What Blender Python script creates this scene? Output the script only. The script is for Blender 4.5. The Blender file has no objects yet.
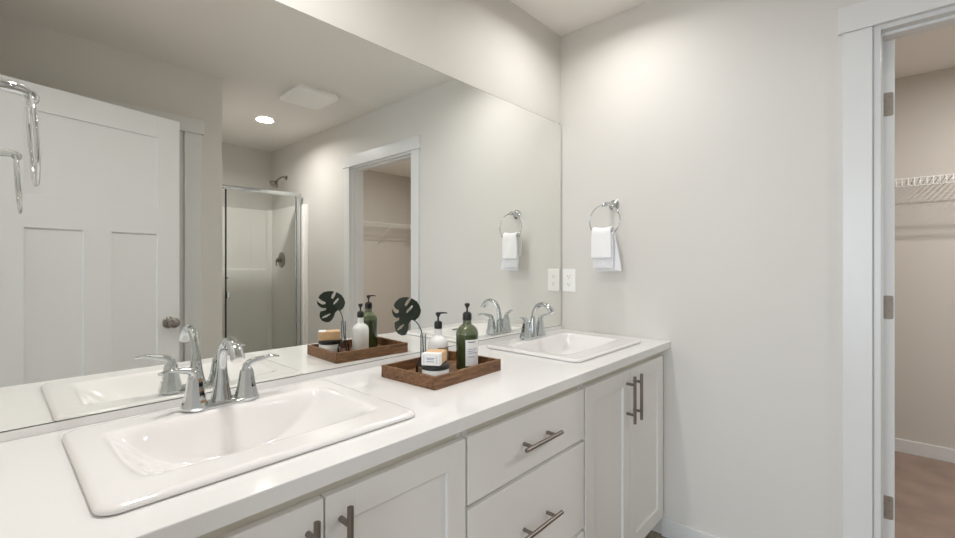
import bpy, bmesh, math, random
import numpy as np
from mathutils import Vector, Matrix

random.seed(4)
SC = bpy.context.scene
COL = SC.collection
PI = math.pi

# ------------------------------------------------------------------ camera
cam = bpy.data.cameras.new('camera')
cam.sensor_width = 36.0
cam.lens = 443.5 / 955 * 36.0
cam.shift_y = -5.0 / 955
cam.clip_start = 0.02
cam_ob = bpy.data.objects.new('camera', cam)
COL.objects.link(cam_ob)
cam_ob.location = (-2.05, -1.266, 1.225)
cam_ob.rotation_euler = (PI / 2, 0, math.radians(42.3 - 90))
SC.camera = cam_ob

# ------------------------------------------------------------------ colour management, sampling options
SC.view_settings.view_transform = 'Standard'
SC.view_settings.look = 'None'
SC.view_settings.gamma = 1.0
SC.view_settings.exposure = 0.10
SC.view_settings.use_curve_mapping = False
SC.cycles.use_denoising = True
SC.cycles.max_bounces = 14
SC.cycles.diffuse_bounces = 8
SC.cycles.glossy_bounces = 8
SC.cycles.transmission_bounces = 10
SC.cycles.transparent_max_bounces = 16
SC.cycles.caustics_reflective = True
SC.cycles.caustics_refractive = True
SC.cycles.sample_clamp_indirect = 6.0
SC.cycles.blur_glossy = 0.3

# ------------------------------------------------------------------ world: daylight sky beyond the bedroom window
world = bpy.data.worlds.new('sky')
SC.world = world
world.use_nodes = True
wn = world.node_tree.nodes
wn['Background'].inputs['Color'].default_value = (0.80, 0.90, 1.0, 1)
wn['Background'].inputs['Strength'].default_value = 1.2


# ------------------------------------------------------------------ lights
def area(name, loc, rot, sx, sy, power, color, shape='RECTANGLE', spread=PI):
    l = bpy.data.lights.new(name, 'AREA')
    l.shape = shape
    l.size = sx
    if shape in ('RECTANGLE', 'ELLIPSE'):
        l.size_y = sy
    l.energy = power
    l.color = color
    l.spread = spread
    o = bpy.data.objects.new(name, l)
    COL.objects.link(o)
    o.location = loc
    o.rotation_euler = rot
    return o


WARM = (1.0, 0.985, 0.965)
CAN_SPOTS = [(-0.40, -0.40, 4.0), (-1.67, -0.40, 7.5), (-0.515, -2.53, 9.0)]
for cx_, cy_, pw in CAN_SPOTS:
    area('can_light_glow', (cx_, cy_, 2.418), (0, 0, 0), 0.13, 0.13, pw, WARM, 'DISK', math.radians(160))
area('closet_light_glow', (0.93, -2.1, 2.40), (0, 0, 0), 0.10, 0.10, 21.0, (1.0, 0.97, 0.94), 'DISK')
# daylight entering the bedroom window, reaching the bathroom through its open entry door
area('window_daylight', (-5.05, -1.1, 1.35), (0, -PI / 2, 0), 1.7, 2.6, 90.0, (0.78, 0.89, 1.0))


# ------------------------------------------------------------------ materials
def lin(c):
    return tuple(((v / 255) / 12.92 if v / 255 <= 0.04045 else ((v / 255 + 0.055) / 1.055) ** 2.4) for v in c)


def mat(name, rgb, rough=0.5, metal=0.0, var=0.03, scale=12.0, bump=0.0, bscale=200.0, coat=0.0, spec=0.5,
        trans=0.0, ior=1.45, sss=0.0, sheen=0.0):
    m = bpy.data.materials.new(name)
    m.use_nodes = True
    nt = m.node_tree
    b = nt.nodes['Principled BSDF']
    base = lin(rgb)
    tc = nt.nodes.new('ShaderNodeTexCoord')
    nz = nt.nodes.new('ShaderNodeTexNoise')
    nz.inputs['Scale'].default_value = scale
    nz.inputs['Detail'].default_value = 4
    nt.links.new(tc.outputs['Object'], nz.inputs['Vector'])
    cr = nt.nodes.new('ShaderNodeValToRGB')
    cr.color_ramp.elements[0].position = 0.3
    cr.color_ramp.elements[1].position = 0.7
    cr.color_ramp.elements[0].color = tuple(max(0, v * (1 - var)) for v in base) + (1,)
    cr.color_ramp.elements[1].color = tuple(min(1, v * (1 + var)) for v in base) + (1,)
    nt.links.new(nz.outputs['Fac'], cr.inputs['Fac'])
    nt.links.new(cr.outputs['Color'], b.inputs['Base Color'])
    b.inputs['Roughness'].default_value = rough
    b.inputs['Metallic'].default_value = metal
    b.inputs['Specular IOR Level'].default_value = spec
    b.inputs['Coat Weight'].default_value = coat
    b.inputs['Coat Roughness'].default_value = 0.05
    b.inputs['Transmission Weight'].default_value = trans
    b.inputs['IOR'].default_value = ior
    b.inputs['Sheen Weight'].default_value = sheen
    if bump:
        n2 = nt.nodes.new('ShaderNodeTexNoise')
        n2.inputs['Scale'].default_value = bscale
        n2.inputs['Detail'].default_value = 3
        nt.links.new(tc.outputs['Object'], n2.inputs['Vector'])
        bp = nt.nodes.new('ShaderNodeBump')
        bp.inputs['Strength'].default_value = bump
        bp.inputs['Distance'].default_value = 0.002
        nt.links.new(n2.outputs['Fac'], bp.inputs['Height'])
        nt.links.new(bp.outputs['Normal'], b.inputs['Normal'])
    return m


def wood_mat(name, c1, c2, rough=0.55):
    m = bpy.data.materials.new(name)
    m.use_nodes = True
    nt = m.node_tree
    b = nt.nodes['Principled BSDF']
    tc = nt.nodes.new('ShaderNodeTexCoord')
    mp = nt.nodes.new('ShaderNodeMapping')
    mp.inputs['Scale'].default_value = (9, 55, 90)
    nz = nt.nodes.new('ShaderNodeTexNoise')
    nz.inputs['Scale'].default_value = 1.6
    nz.inputs['Detail'].default_value = 8
    nz.inputs['Roughness'].default_value = 0.7
    nz.inputs['Distortion'].default_value = 0.6
    nt.links.new(tc.outputs['Object'], mp.inputs['Vector'])
    nt.links.new(mp.outputs['Vector'], nz.inputs['Vector'])
    cr = nt.nodes.new('ShaderNodeValToRGB')
    cr.color_ramp.elements[0].position = 0.33
    cr.color_ramp.elements[1].position = 0.68
    cr.color_ramp.elements[0].color = lin(c1) + (1,)
    cr.color_ramp.elements[1].color = lin(c2) + (1,)
    nt.links.new(nz.outputs['Fac'], cr.inputs['Fac'])
    nt.links.new(cr.outputs['Color'], b.inputs['Base Color'])
    b.inputs['Roughness'].default_value = rough
    bp = nt.nodes.new('ShaderNodeBump')
    bp.inputs['Strength'].default_value = 0.3
    bp.inputs['Distance'].default_value = 0.001
    nt.links.new(nz.outputs['Fac'], bp.inputs['Height'])
    nt.links.new(bp.outputs['Normal'], b.inputs['Normal'])
    return m


def pane_mat(name, tint, gloss_rough=0.0, ior=1.45):
    """thin clear pane: transparent with a fresnel reflection"""
    m = bpy.data.materials.new(name)
    m.use_nodes = True
    nt = m.node_tree
    nt.nodes.remove(nt.nodes['Principled BSDF'])
    out = nt.nodes['Material Output']
    tr = nt.nodes.new('ShaderNodeBsdfTransparent')
    tr.inputs['Color'].default_value = lin(tint) + (1,)
    gl = nt.nodes.new('ShaderNodeBsdfGlossy')
    gl.inputs['Roughness'].default_value = gloss_rough
    fr = nt.nodes.new('ShaderNodeFresnel')
    fr.inputs['IOR'].default_value = ior
    mx = nt.nodes.new('ShaderNodeMixShader')
    nt.links.new(fr.outputs['Fac'], mx.inputs['Fac'])
    nt.links.new(tr.outputs['BSDF'], mx.inputs[1])
    nt.links.new(gl.outputs['BSDF'], mx.inputs[2])
    nt.links.new(mx.outputs['Shader'], out.inputs['Surface'])
    return m


def emit_mat(name, rgb, strength):
    m = bpy.data.materials.new(name)
    m.use_nodes = True
    nt = m.node_tree
    b = nt.nodes['Principled BSDF']
    b.inputs['Base Color'].default_value = lin(rgb) + (1,)
    b.inputs['Emission Color'].default_value = lin(rgb) + (1,)
    b.inputs['Emission Strength'].default_value = strength
    return m


M = {}
M['wall'] = mat('wall_paint', (215, 212, 207), 0.62, var=0.008, scale=1.5, bump=0.06, bscale=160, spec=0.3)
M['ceiling'] = mat('ceiling_paint', (236, 233, 228), 0.85, var=0.008, scale=1.5, bump=0.1, bscale=120, spec=0.2)
M['closet_wall'] = mat('closet_paint', (204, 199, 191), 0.7, var=0.008, scale=1.5, bump=0.06, bscale=160, spec=0.2)
M['trim'] = mat('trim_paint', (219, 219, 218), 0.32, var=0.006, scale=4)
M['door'] = mat('door_paint', (226, 227, 227), 0.33, var=0.006, scale=4)
M['cabinet'] = mat('cabinet_paint', (229, 228, 225), 0.42, var=0.008, scale=5)
M['frame'] = mat('face_frame_paint', (214, 209, 196), 0.45, var=0.008, scale=5)
M['quartz'] = mat('white_quartz', (230, 229, 228), 0.09, var=0.012, scale=260, spec=0.5)
M['porcelain'] = mat('white_porcelain', (234, 232, 231), 0.07, var=0.004, scale=3, coat=0.4)
M['chrome'] = mat('polished_chrome', (206, 210, 212), 0.05, 1.0, var=0.01)
M['nickel'] = mat('brushed_nickel', (142, 134, 128), 0.33, 1.0, var=0.05, scale=80)
M['dark_nickel'] = mat('dark_satin_nickel', (160, 155, 150), 0.14, 1.0, var=0.05)
M['hinge'] = mat('hinge_steel', (158, 149, 139), 0.5, 0.5, var=0.04)
M['mirror'] = mat('mirror_silver', (246, 247, 244), 0.0, 1.0, var=0.0)
M['mirror_edge'] = mat('mirror_edge', (90, 98, 92), 0.2, 0.3)
M['surround'] = mat('shower_acrylic', (245, 243, 239), 0.18, var=0.004)
M['glass'] = pane_mat('shower_glass', (252, 253, 252))
M['clear'] = pane_mat('clear_glass', (244, 246, 246), ior=1.35)
M['smoke'] = pane_mat('smoked_glass', (226, 224, 226), ior=1.4)
M['black'] = mat('black_plastic', (40, 41, 43), 0.38)
M['slot'] = mat('dark_opening', (60, 58, 55), 0.6)
M['overflow'] = mat('overflow_slot_grey', (100, 97, 88), 0.4, 0.6)
M['outlet_slot'] = mat('outlet_slot_grey', (140, 138, 134), 0.6)
M['rubber'] = mat('black_rubber', (24, 24, 24), 0.6)
M['carpet'] = mat('taupe_carpet', (152, 129, 116), 0.95, var=0.16, scale=7, bump=1.0, bscale=520, sheen=0.3)
M['vinyl'] = wood_mat('vinyl_plank', (120, 108, 96), (158, 146, 132), 0.4)
M['tray'] = wood_mat('tray_wood', (70, 46, 29), (152, 110, 73), 0.6)
M['kraft'] = mat('kraft_paper', (214, 178, 138), 0.75, var=0.07, scale=60)
M['label'] = mat('paper_label', (240, 240, 240), 0.5, var=0.01)
M['label_blue'] = mat('label_print', (128, 138, 176), 0.5, var=0.05)
M['label_grey'] = mat('label_print_grey', (120, 120, 124), 0.5, var=0.05)
M['tan_label'] = mat('tan_label', (168, 148, 122), 0.5, var=0.06, scale=40)
M['white_bottle'] = mat('white_bottle_plastic', (238, 238, 238), 0.2, var=0.005, coat=0.3)
M['green_glass'] = mat('green_glass', (52, 66, 32), 0.08, var=0.25, scale=18, coat=0.6)
M['green_top'] = mat('green_glass_clear', (120, 132, 98), 0.06, var=0.12, scale=18, trans=0.6, coat=0.5)
M['leaf'] = mat('monstera_leaf', (38, 50, 40), 0.33, var=0.25, scale=30)
M['stem'] = mat('leaf_stem', (40, 40, 34), 0.5)
M['towel_w'] = mat('white_towel', (246, 246, 247), 0.95, var=0.01, scale=60, bump=0.7, bscale=420, sheen=0.4)
M['towel_g'] = mat('pale_grey_towel', (234, 235, 239), 0.95, var=0.05, scale=90, bump=0.7, bscale=420, sheen=0.4)  # white towelling, greyed slightly to put its shade into the colour
M['wire'] = mat('white_wire_coating', (226, 224, 220), 0.4, var=0.01)
M['plate'] = mat('outlet_plastic', (242, 241, 238), 0.3, var=0.005)
M['lens'] = emit_mat('lamp_lens', (255, 246, 232), 9.0)
M['closet_lens'] = emit_mat('closet_lamp_lens', (255, 240, 220), 3.0)
M['fan'] = mat('fan_cover_plastic', (246, 245, 243), 0.4, var=0.005)
M['bed_wall'] = mat('bedroom_paint', (214, 211, 205), 0.7, var=0.008)


# ------------------------------------------------------------------ mesh helpers
def bx(bm, x0, x1, y0, y1, z0, z1, bev=0.0, seg=2):
    r = bmesh.ops.create_cube(bm, size=1.0)
    vs = r['verts']
    for v in vs:
        v.co = Vector(((x0 + x1) / 2 + v.co.x * (x1 - x0), (y0 + y1) / 2 + v.co.y * (y1 - y0),
                       (z0 + z1) / 2 + v.co.z * (z1 - z0)))
    if bev:
        es = list({e for v in vs for e in v.link_edges})
        bmesh.ops.bevel(bm, geom=es, offset=bev, segments=seg, affect='EDGES', profile=0.5)
    return bm


def lathe(bm, prof, n=32, center=(0, 0, 0), axis='Z', cap=True):
    """prof: list of (radius, height) from bottom to top"""
    rings = []
    c = Vector(center)

    def put(r, a, h):
        x, y = r * math.cos(a), r * math.sin(a)
        if axis == 'Z':
            return c + Vector((x, y, h))
        if axis == 'X':
            return c + Vector((h, x, y))
        return c + Vector((y, h, x))
    for r, h in prof:
        if r < 1e-6:
            rings.append([bm.verts.new(put(0, 0, h))])
        else:
            rings.append([bm.verts.new(put(r, 2 * PI * k / n, h)) for k in range(n)])
    for a, b in zip(rings[:-1], rings[1:]):
        for k in range(n):
            k2 = (k + 1) % n
            if len(a) == 1 and len(b) == 1:
                continue
            if len(a) == 1:
                bm.faces.new((a[0], b[k2], b[k]))
            elif len(b) == 1:
                bm.faces.new((a[k], a[k2], b[0]))
            else:
                bm.faces.new((a[k], a[k2], b[k2], b[k]))
    if cap:
        if len(rings[0]) > 1:
            bm.faces.new(list(reversed(rings[0])))
        if len(rings[-1]) > 1:
            bm.faces.new(rings[-1])
    return bm


def smooth_path(pts, n=6):
    """Catmull-Rom through pts"""
    P = [Vector(p) for p in pts]
    P = [P[0] * 2 - P[1]] + P + [P[-1] * 2 - P[-2]]
    out = []
    for i in range(1, len(P) - 2):
        for k in range(n):
            t = k / n
            a, b, c, d = P[i - 1], P[i], P[i + 1], P[i + 2]
            out.append(0.5 * ((2 * b) + (c - a) * t + (2 * a - 5 * b + 4 * c - d) * t * t + (3 * b - a - 3 * c + d) * t ** 3))
    out.append(P[-2])
    return out


def tube(bm, pts, radii, n=12, closed=False, ref=None):
    """sweep an ellipse; radii = single number, list of numbers, or list of (side, thick)"""
    P = [Vector(p) for p in pts]
    m = len(P)
    if not isinstance(radii, (list, tuple)):
        radii = [radii] * m
    rings = []
    prev = Vector(ref) if ref else None
    for i in range(m):
        if closed:
            t = P[(i + 1) % m] - P[i - 1]
        else:
            t = P[min(i + 1, m - 1)] - P[max(i - 1, 0)]
        t.normalize()
        if prev is None:
            prev = t.orthogonal()
        s = (prev - t * prev.dot(t))
        if s.length < 1e-6:
            s = t.orthogonal()
        s.normalize()
        if not ref:
            prev = s
        u = t.cross(s)
        r = radii[i]
        ra, rb = r if isinstance(r, (list, tuple)) else (r, r)
        rings.append([bm.verts.new(P[i] + s * (ra * math.cos(2 * PI * k / n)) + u * (rb * math.sin(2 * PI * k / n)))
                      for k in range(n)])
    rng = range(m) if closed else range(m - 1)
    for i in rng:
        a, b = rings[i], rings[(i + 1) % m]
        for k in range(n):
            k2 = (k + 1) % n
            bm.faces.new((a[k], a[k2], b[k2], b[k]))
    if not closed:
        bm.faces.new(list(reversed(rings[0])))
        bm.faces.new(rings[-1])
    return bm


def rrect(x0, x1, y0, y1, r, n=6):
    pts = []
    for cx, cy, a0 in ((x1 - r, y1 - r, 0), (x0 + r, y1 - r, PI / 2), (x0 + r, y0 + r, PI), (x1 - r, y0 + r, 1.5 * PI)):
        for k in range(n + 1):
            a = a0 + PI / 2 * k / n
            pts.append((cx + r * math.cos(a), cy + r * math.sin(a)))
    return pts


def loft(bm, loops, cap0=True, cap1=True):
    """loops: list of lists of 3D points of equal length"""
    R = [[bm.verts.new(Vector(p)) for p in lp] for lp in loops]
    n = len(R[0])
    for a, b in zip(R[:-1], R[1:]):
        for k in range(n):
            k2 = (k + 1) % n
            bm.faces.new((a[k], a[k2], b[k2], b[k]))
    if cap0:
        bm.faces.new(list(reversed(R[0])))
    if cap1:
        bm.faces.new(R[-1])
    return bm


def obj(name, bm, m, parent=None, smooth=False, angle=40):
    bmesh.ops.recalc_face_normals(bm, faces=bm.faces)
    me = bpy.data.meshes.new(name)
    bm.to_mesh(me)
    bm.free()
    me.materials.append(m)
    if smooth:
        me.polygons.foreach_set('use_smooth', [True] * len(me.polygons))
        me.set_sharp_from_angle(angle=math.radians(angle))
    o = bpy.data.objects.new(name, me)
    COL.objects.link(o)
    if parent:
        o.parent = parent
    return o


def B():
    return bmesh.new()


def thing(name, label, cat, loc=(0, 0, 0), rz=0.0, group=None):
    o = bpy.data.objects.new(name, None)
    o.empty_display_size = 0.05
    COL.objects.link(o)
    o.location = loc
    o.rotation_euler = (0, 0, rz)
    o['label'] = label
    o['category'] = cat
    if group:
        o['group'] = group
    return o


def tag(o, label, cat, group=None):
    o['label'] = label
    o['category'] = cat
    if group:
        o['group'] = group
    return o


def struct(name, bm, m, label, cat, smooth=False):
    o = obj(name, bm, m, None, smooth)
    o['kind'] = 'structure'
    o['label'] = label
    o['category'] = cat
    return o


def struct_root(name, label, cat, loc=(0, 0, 0), rz=0.0):
    o = thing(name, label, cat, loc, rz)
    o['kind'] = 'structure'
    return o


def copy_tree(o, parent=None):
    c = o.copy()
    COL.objects.link(c)
    c.parent = parent
    for ch in list(o.children):
        copy_tree(ch, c)
    return c


# ------------------------------------------------------------------ room shell
H = 2.44          # ceiling height
XW = -2.08        # west wall face
YS = -1.93        # south wall face (opposite the mirror)
XR = -1.03        # shower recess west face
YB = -3.63        # shower / recess back face
T = 0.12          # wall thickness
XC = 1.95         # closet far wall
YC0, YC1 = -3.65, -0.95
DO0, DO1 = -2.058, -1.266     # closet doorway in the east wall
EN0, EN1 = -1.50, -0.68       # entry doorway in the west wall
SD0, SD1 = -2.00, -1.254      # doorway in the south wall
DH = 2.04

bm = B(); bx(bm, XW - T, 0.0, YB - T, T, -0.1, 0.0)
struct('floor', bm, M['vinyl'], 'wood look vinyl floor of the bathroom', 'floor')
bm = B(); bx(bm, 0.0, XC + T, YC0 - T, YC1 + T, -0.1, 0.0)
struct('floor.001', bm, M['carpet'], 'taupe carpeted floor of the walk in closet', 'floor')
bm = B(); bx(bm, -5.4, XW - T, -3.4, 1.4, -0.1, 0.0)
struct('floor.002', bm, M['carpet'], 'carpeted bedroom floor outside the entry door', 'floor')
bm = B(); bx(bm, -5.4, XC + T, YB - T - 0.1, 1.4, H, H + 0.1)
struct('ceiling', bm, M['ceiling'], 'flat off white ceiling', 'ceiling')

bm = B(); bx(bm, XW - T, T, 0, T, 0, H)
struct('wall_north', bm, M['wall'], 'greige wall the big mirror hangs on', 'wall')
bm = B()
bx(bm, 0, T, DO1 + 0.019, 0, 0, H); bx(bm, 0, T, DO0 - 0.019, DO1 + 0.019, DH + 0.006, H); bx(bm, 0, T, YB - T, DO0 - 0.019, 0, H)
struct('wall_east', bm, M['wall'], 'greige end wall with towel ring and closet doorway', 'wall')
bm = B()
bx(bm, XW - T, SD0, YS - T, YS, 0, H); bx(bm, SD0, SD1, YS - T, YS, DH, H); bx(bm, SD1, XR, YS - T, YS, 0, H)
bx(bm, XR - T, XR, YB, YS - T, 0, H)
struct('wall_south', bm, M['wall'], 'greige wall facing the mirror, reflected behind the open door', 'wall')
bm = B()
bx(bm, XW - T, XW, EN1, 0, 0, H); bx(bm, XW - T, XW, EN0, EN1, DH, H); bx(bm, XW - T, XW, YS - T, EN0, 0, H)
struct('wall_west', bm, M['wall'], 'greige wall with the entry doorway', 'wall')
bm = B(); bx(bm, XR - T, 0, YB - T, YB, 0, H)
struct('wall_shower', bm, M['wall'], 'back wall of the shower recess', 'wall')
bm = B()
bx(bm, XC, XC + T, YC0 - T, YC1 + T, 0, H)
bx(bm, T, XC, YC0 - T, YC0, 0, H); bx(bm, T, XC, YC1, YC1 + T, 0, H)
struct('wall_closet', bm, M['closet_wall'], 'beige walls inside the closet', 'wall')
# bedroom shell
WY0, WY1, WZ0, WZ1 = -2.4, 0.2, 0.5, 2.2
bm = B()
bx(bm, -5.3, -5.2, -3.4, WY0, 0, H); bx(bm, -5.3, -5.2, WY1, 1.4, 0, H)
bx(bm, -5.3, -5.2, WY0, WY1, 0, WZ0); bx(bm, -5.3, -5.2, WY0, WY1, WZ1, H)
bx(bm, -5.2, XW - T, -3.4, -3.3, 0, H); bx(bm, -5.2, XW - T, 1.3, 1.4, 0, H)
bx(bm, XW - T - 0.02, XW - T, -3.3, YS - T, 0, H); bx(bm, XW - T - 0.02, XW - T, T, 1.3, 0, H)
struct('wall_bedroom', bm, M['bed_wall'], 'pale walls of the bedroom behind the camera', 'wall')
w = struct_root('window_1', 'white framed bedroom window behind the camera', 'window', (-5.25, -1.1, WZ0))
bm = B()
hw = (WY1 - WY0) / 2; hh = WZ1 - WZ0
bx(bm, -0.04, 0.04, -hw, -hw + 0.05, 0, hh); bx(bm, -0.04, 0.04, hw - 0.05, hw, 0, hh)
bx(bm, -0.04, 0.04, -hw + 0.05, hw - 0.05, 0, 0.05); bx(bm, -0.04, 0.04, -hw + 0.05, hw - 0.05, hh - 0.05, hh)
bx(bm, -0.03, 0.03, -0.025, 0.025, 0.05, hh - 0.05)
obj('window_frame', bm, M['trim'], w)
bm = B(); bx(bm, -0.004, 0.004, -hw + 0.05, hw - 0.05, 0.05, hh - 0.05)
obj('window_pane', bm, M['glass'], w)


# baseboards
def baseboard(name, boxes, label):
    bm = B()
    for b in boxes:
        bx(bm, *b, 0.0, 0.085, bev=0.003)
    struct(name, bm, M['trim'], label, 'baseboard')


BT = 0.014
baseboard('baseboard_east', [(-BT, -0.0005, DO1 + 0.104, -0.5335)], 'white baseboard under the towel ring wall')
baseboard('baseboard_recess', [(-BT, -0.0005, -2.80, DO0 - 0.104)], 'white baseboard between closet doorway and shower')
baseboard('baseboard_closet', [(XC - BT, XC - 0.0005, YC0 + BT, YC1 - BT), (T + 0.001, XC - BT - 0.001, YC0 + 0.0005, YC0 + BT)],
          'white baseboard around the closet carpet')
baseboard('baseboard_south', [(SD1 + 0.10, XR - 0.001, YS + 0.0005, YS + BT)], 'white baseboard beside the south doorway')

# ------------------------------------------------------------------ door casings
# closet doorway casing (east wall, bathroom side)
CW = 0.079
t = struct_root('trim_1', 'white flat craftsman casing round the closet doorway', 'door casing', (0, 0, 0))
bm = B(); bx(bm, -0.016, -0.0005, DO1 + 0.022, DO1 + 0.022 + CW, 0, DH, bev=0.0015)
obj('side_casing', bm, M['trim'], t)
bm = B(); bx(bm, -0.016, -0.0005, DO0 - 0.006 - CW, DO0 - 0.006, 0, DH, bev=0.0015)
obj('side_casing', bm, M['trim'], t)
bm = B(); bx(bm, -0.022, -0.0005, DO0 - 0.006 - CW - 0.012, DO1 + 0.022 + CW + 0.012, DH + 0.0005, DH + 0.091, bev=0.0015)
obj('head_casing', bm, M['trim'], t)
bm = B()
bx(bm, -0.001, T + 0.001, DO1, DO1 + 0.0185, 0, DH + 0.005, bev=0.001)
bx(bm, -0.001, T + 0.001, DO0 - 0.0185, DO0, 0, DH + 0.005, bev=0.001)
bx(bm, -0.001, T + 0.001, DO0, DO1, DH - 0.014, DH + 0.005, bev=0.001)
# stops
bx(bm, 0.035, 0.075, DO0, DO0 + 0.010, 0, DH - 0.014)
bx(bm, 0.035, 0.075, DO1 - 0.006, DO1, 0, DH - 0.014)
bx(bm, 0.035, 0.075, DO0 + 0.010, DO1 - 0.006, DH - 0.024, DH - 0.014)
obj('jamb', bm, M['trim'], t)
# south doorway casing
t = struct_root('trim_2', 'white casing seen in the mirror beside the open door', 'door casing', (0, 0, 0))
bm = B(); bx(bm, SD1 + 0.008, SD1 + 0.008 + 0.094, YS + 0.0005, YS + 0.016, 0, DH, bev=0.0015)
obj('side_casing', bm, M['trim'], t)
bm = B(); bx(bm, XW + 0.002, SD1 + 0.114, YS + 0.0005, YS + 0.022, DH + 0.0005, DH + 0.091, bev=0.0015)
obj('head_casing', bm, M['trim'], t)
bm = B()
bx(bm, SD1 - 0.018, SD1 - 0.001, YS - T, YS + 0.004, 0, DH - 0.001)
bx(bm, SD0 + 0.001, SD0 + 0.018, YS - T, YS + 0.004, 0, DH - 0.001)
bx(bm, SD0 + 0.018, SD1 - 0.018, YS - T, YS + 0.004, DH - 0.019, DH - 0.001)
obj('jamb', bm, M['trim'], t)
# entry doorway casing
t = struct_root('trim_3', 'white casing of the entry doorway beside the camera', 'door casing', (0, 0, 0))
for ya, yb in ((EN1 + 0.006, EN1 + 0.006 + 0.07), (EN0 - 0.006 - 0.07, EN0 - 0.006)):
    bm = B(); bx(bm, XW + 0.0005, XW + 0.014, ya, yb, 0, DH, bev=0.0015)
    obj('side_casing', bm, M['trim'], t)
bm = B(); bx(bm, XW + 0.0005, XW + 0.018, EN0 - 0.088, EN1 + 0.088, DH + 0.0005, DH + 0.091, bev=0.0015)
obj('head_casing', bm, M['trim'], t)
bm = B()
bx(bm, XW - T, XW, EN1 - 0.015, EN1 - 0.001, 0, DH - 0.001)
bx(bm, XW - T, XW, EN0 + 0.001, EN0 + 0.015, 0, DH - 0.001)
bx(bm, XW - T, XW, EN0 + 0.015, EN1 - 0.015, DH - 0.017, DH - 0.001)
obj('jamb', bm, M['trim'], t)


# ------------------------------------------------------------------ doors
def door_slab(name, label, loc, rz, w=0.757, h=2.018, th=0.035):
    """hinge edge at local x=0, door runs to +x, thickness from y=0 to y=-th"""
    r = struct_root(name, label, 'door', loc, rz)
    st = 0.114
    zs = [0.0, 0.22, 1.375, 1.52, 1.90, h]
    bm = B()
    e = 0.0015
    bx(bm, 0, st, -th, 0, 0, h, bev=e)
    bx(bm, w - st, w, -th, 0, 0, h, bev=e)
    for a, b in ((zs[0], zs[1]), (zs[2], zs[3]), (zs[4], zs[5])):
        bx(bm, st - 0.001, w - st + 0.001, -th + 0.0002, -0.0002, a, b, bev=0.001)
    mid = w / 2
    bx(bm, mid - st / 2, mid + st / 2, -th + 0.0003, -0.0003, zs[1] - 0.001, zs[2] + 0.001, bev=0.001)
    pn = 0.010
    bx(bm, st - 0.002, w - st + 0.002, -th + pn, -pn, zs[3] - 0.002, zs[4] + 0.002)
    bx(bm, st - 0.002, mid - st / 2 + 0.002, -th + pn, -pn, zs[1] - 0.002, zs[2] + 0.002)
    bx(bm, mid + st / 2 - 0.002, w - st + 0.002, -th + pn, -pn, zs[1] - 0.002, zs[2] + 0.002)
    obj('door_slab', bm, M['door'], r)
    return r


def door_knob(parent, x, z, ymin, ymax, m):
    k = None
    for s, y in ((1, ymax), (-1, ymin)):
        bm = B()
        prof = [(0.033, 0.0005), (0.033, 0.004), (0.027, 0.009), (0.012, 0.013), (0.011, 0.028), (0.020, 0.036), (0.0275, 0.046),
                (0.029, 0.055), (0.026, 0.064), (0.016, 0.070), (0.0, 0.072)]
        lathe(bm, [(r, y + s * h) for r, h in prof], 28, (0, 0, 0), 'Y')
        bmesh.ops.translate(bm, verts=bm.verts, vec=(x, 0, z))
        k = obj('door_knob', bm, m, parent, True, 35)


ANG = math.atan2(-0.19, 0.733)
d1 = door_slab('door_1', 'white three panel entry door standing open, seen in the mirror', (-2.06, -1.50, 0.012), ANG)
door_knob(d1, 0.70, 0.889, -0.035, 0.0, M['dark_nickel'])
for z in (0.25, 1.0, 1.75):
    bm = B(); tube(bm, [(-0.004, 0.004, z), (-0.004, 0.004, z + 0.09)], 0.005, 10)
    obj('hinge', bm, M['hinge'], d1, True)

# closet door, opened into the closet so only its hinge edge shows
d2 = door_slab('door_2', 'white closet door opened inward showing its hinge edge', (T + 0.003, DO1 - 0.0185, 0.012), 0.0)
d2.location.y = DO1 - 0.0015
d2.location.x = T + 0.004
d2.rotation_euler.z = math.radians(8)
for za in (0.306, 1.027, 1.758):
    bm = B()
    pts = rrect(-0.0315, -0.003, za - 0.012, za - 0.012 + 0.084, 0.006, 4)
    loft(bm, [[(-0.0015, y, z) for y, z in pts], [(0.001, y, z) for y, z in pts]])
    h_ = obj('hinge', bm, M['hinge'], d2)
    bm = B()
    for dy, dz in ((-0.009, 0.016), (-0.021, 0.029), (-0.009, 0.055), (-0.021, 0.068)):
        lathe(bm, [(0.0028, -0.0022), (0.0028, -0.0012)], 10, (0, dy, za - 0.012 + dz), 'X')
    obj('screws', bm, M['nickel'], h_)
door_knob(d2, 0.70, 0.889, -0.035, 0.0, M['dark_nickel'])

# closed door of the south doorway, set back in its jamb
bmw = SD1 - SD0 - 0.042
d3 = door_slab('door_3', 'closed door recessed in the south doorway behind the open door', (SD0 + 0.021, YS - 0.05, 0.012), 0.0, w=bmw, h=2.004)

# ------------------------------------------------------------------ vanity
CT = 0.880      # countertop surface
FY = -0.530     # face frame plane
DY = -0.548     # door face plane


def shaker(bm, x0, x1, z0, z1, st=0.058):
    y0, y1 = DY, FY - 0.0005
    e = 0.0012
    bx(bm, x0, x0 + st, y0, y1, z0, z1, bev=e)
    bx(bm, x1 - st, x1, y0, y1, z0, z1, bev=e)
    bx(bm, x0 + st - 0.0005, x1 - st + 0.0005, y0 + 0.0001, y1, z0, z0 + st, bev=e)
    bx(bm, x0 + st - 0.0005, x1 - st + 0.0005, y0 + 0.0001, y1, z1 - st, z1, bev=e)
    bx(bm, x0 + st - 0.001, x1 - st + 0.001, y0 + 0.008, y1, z0 + st - 0.001, z1 - st + 0.001)


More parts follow.
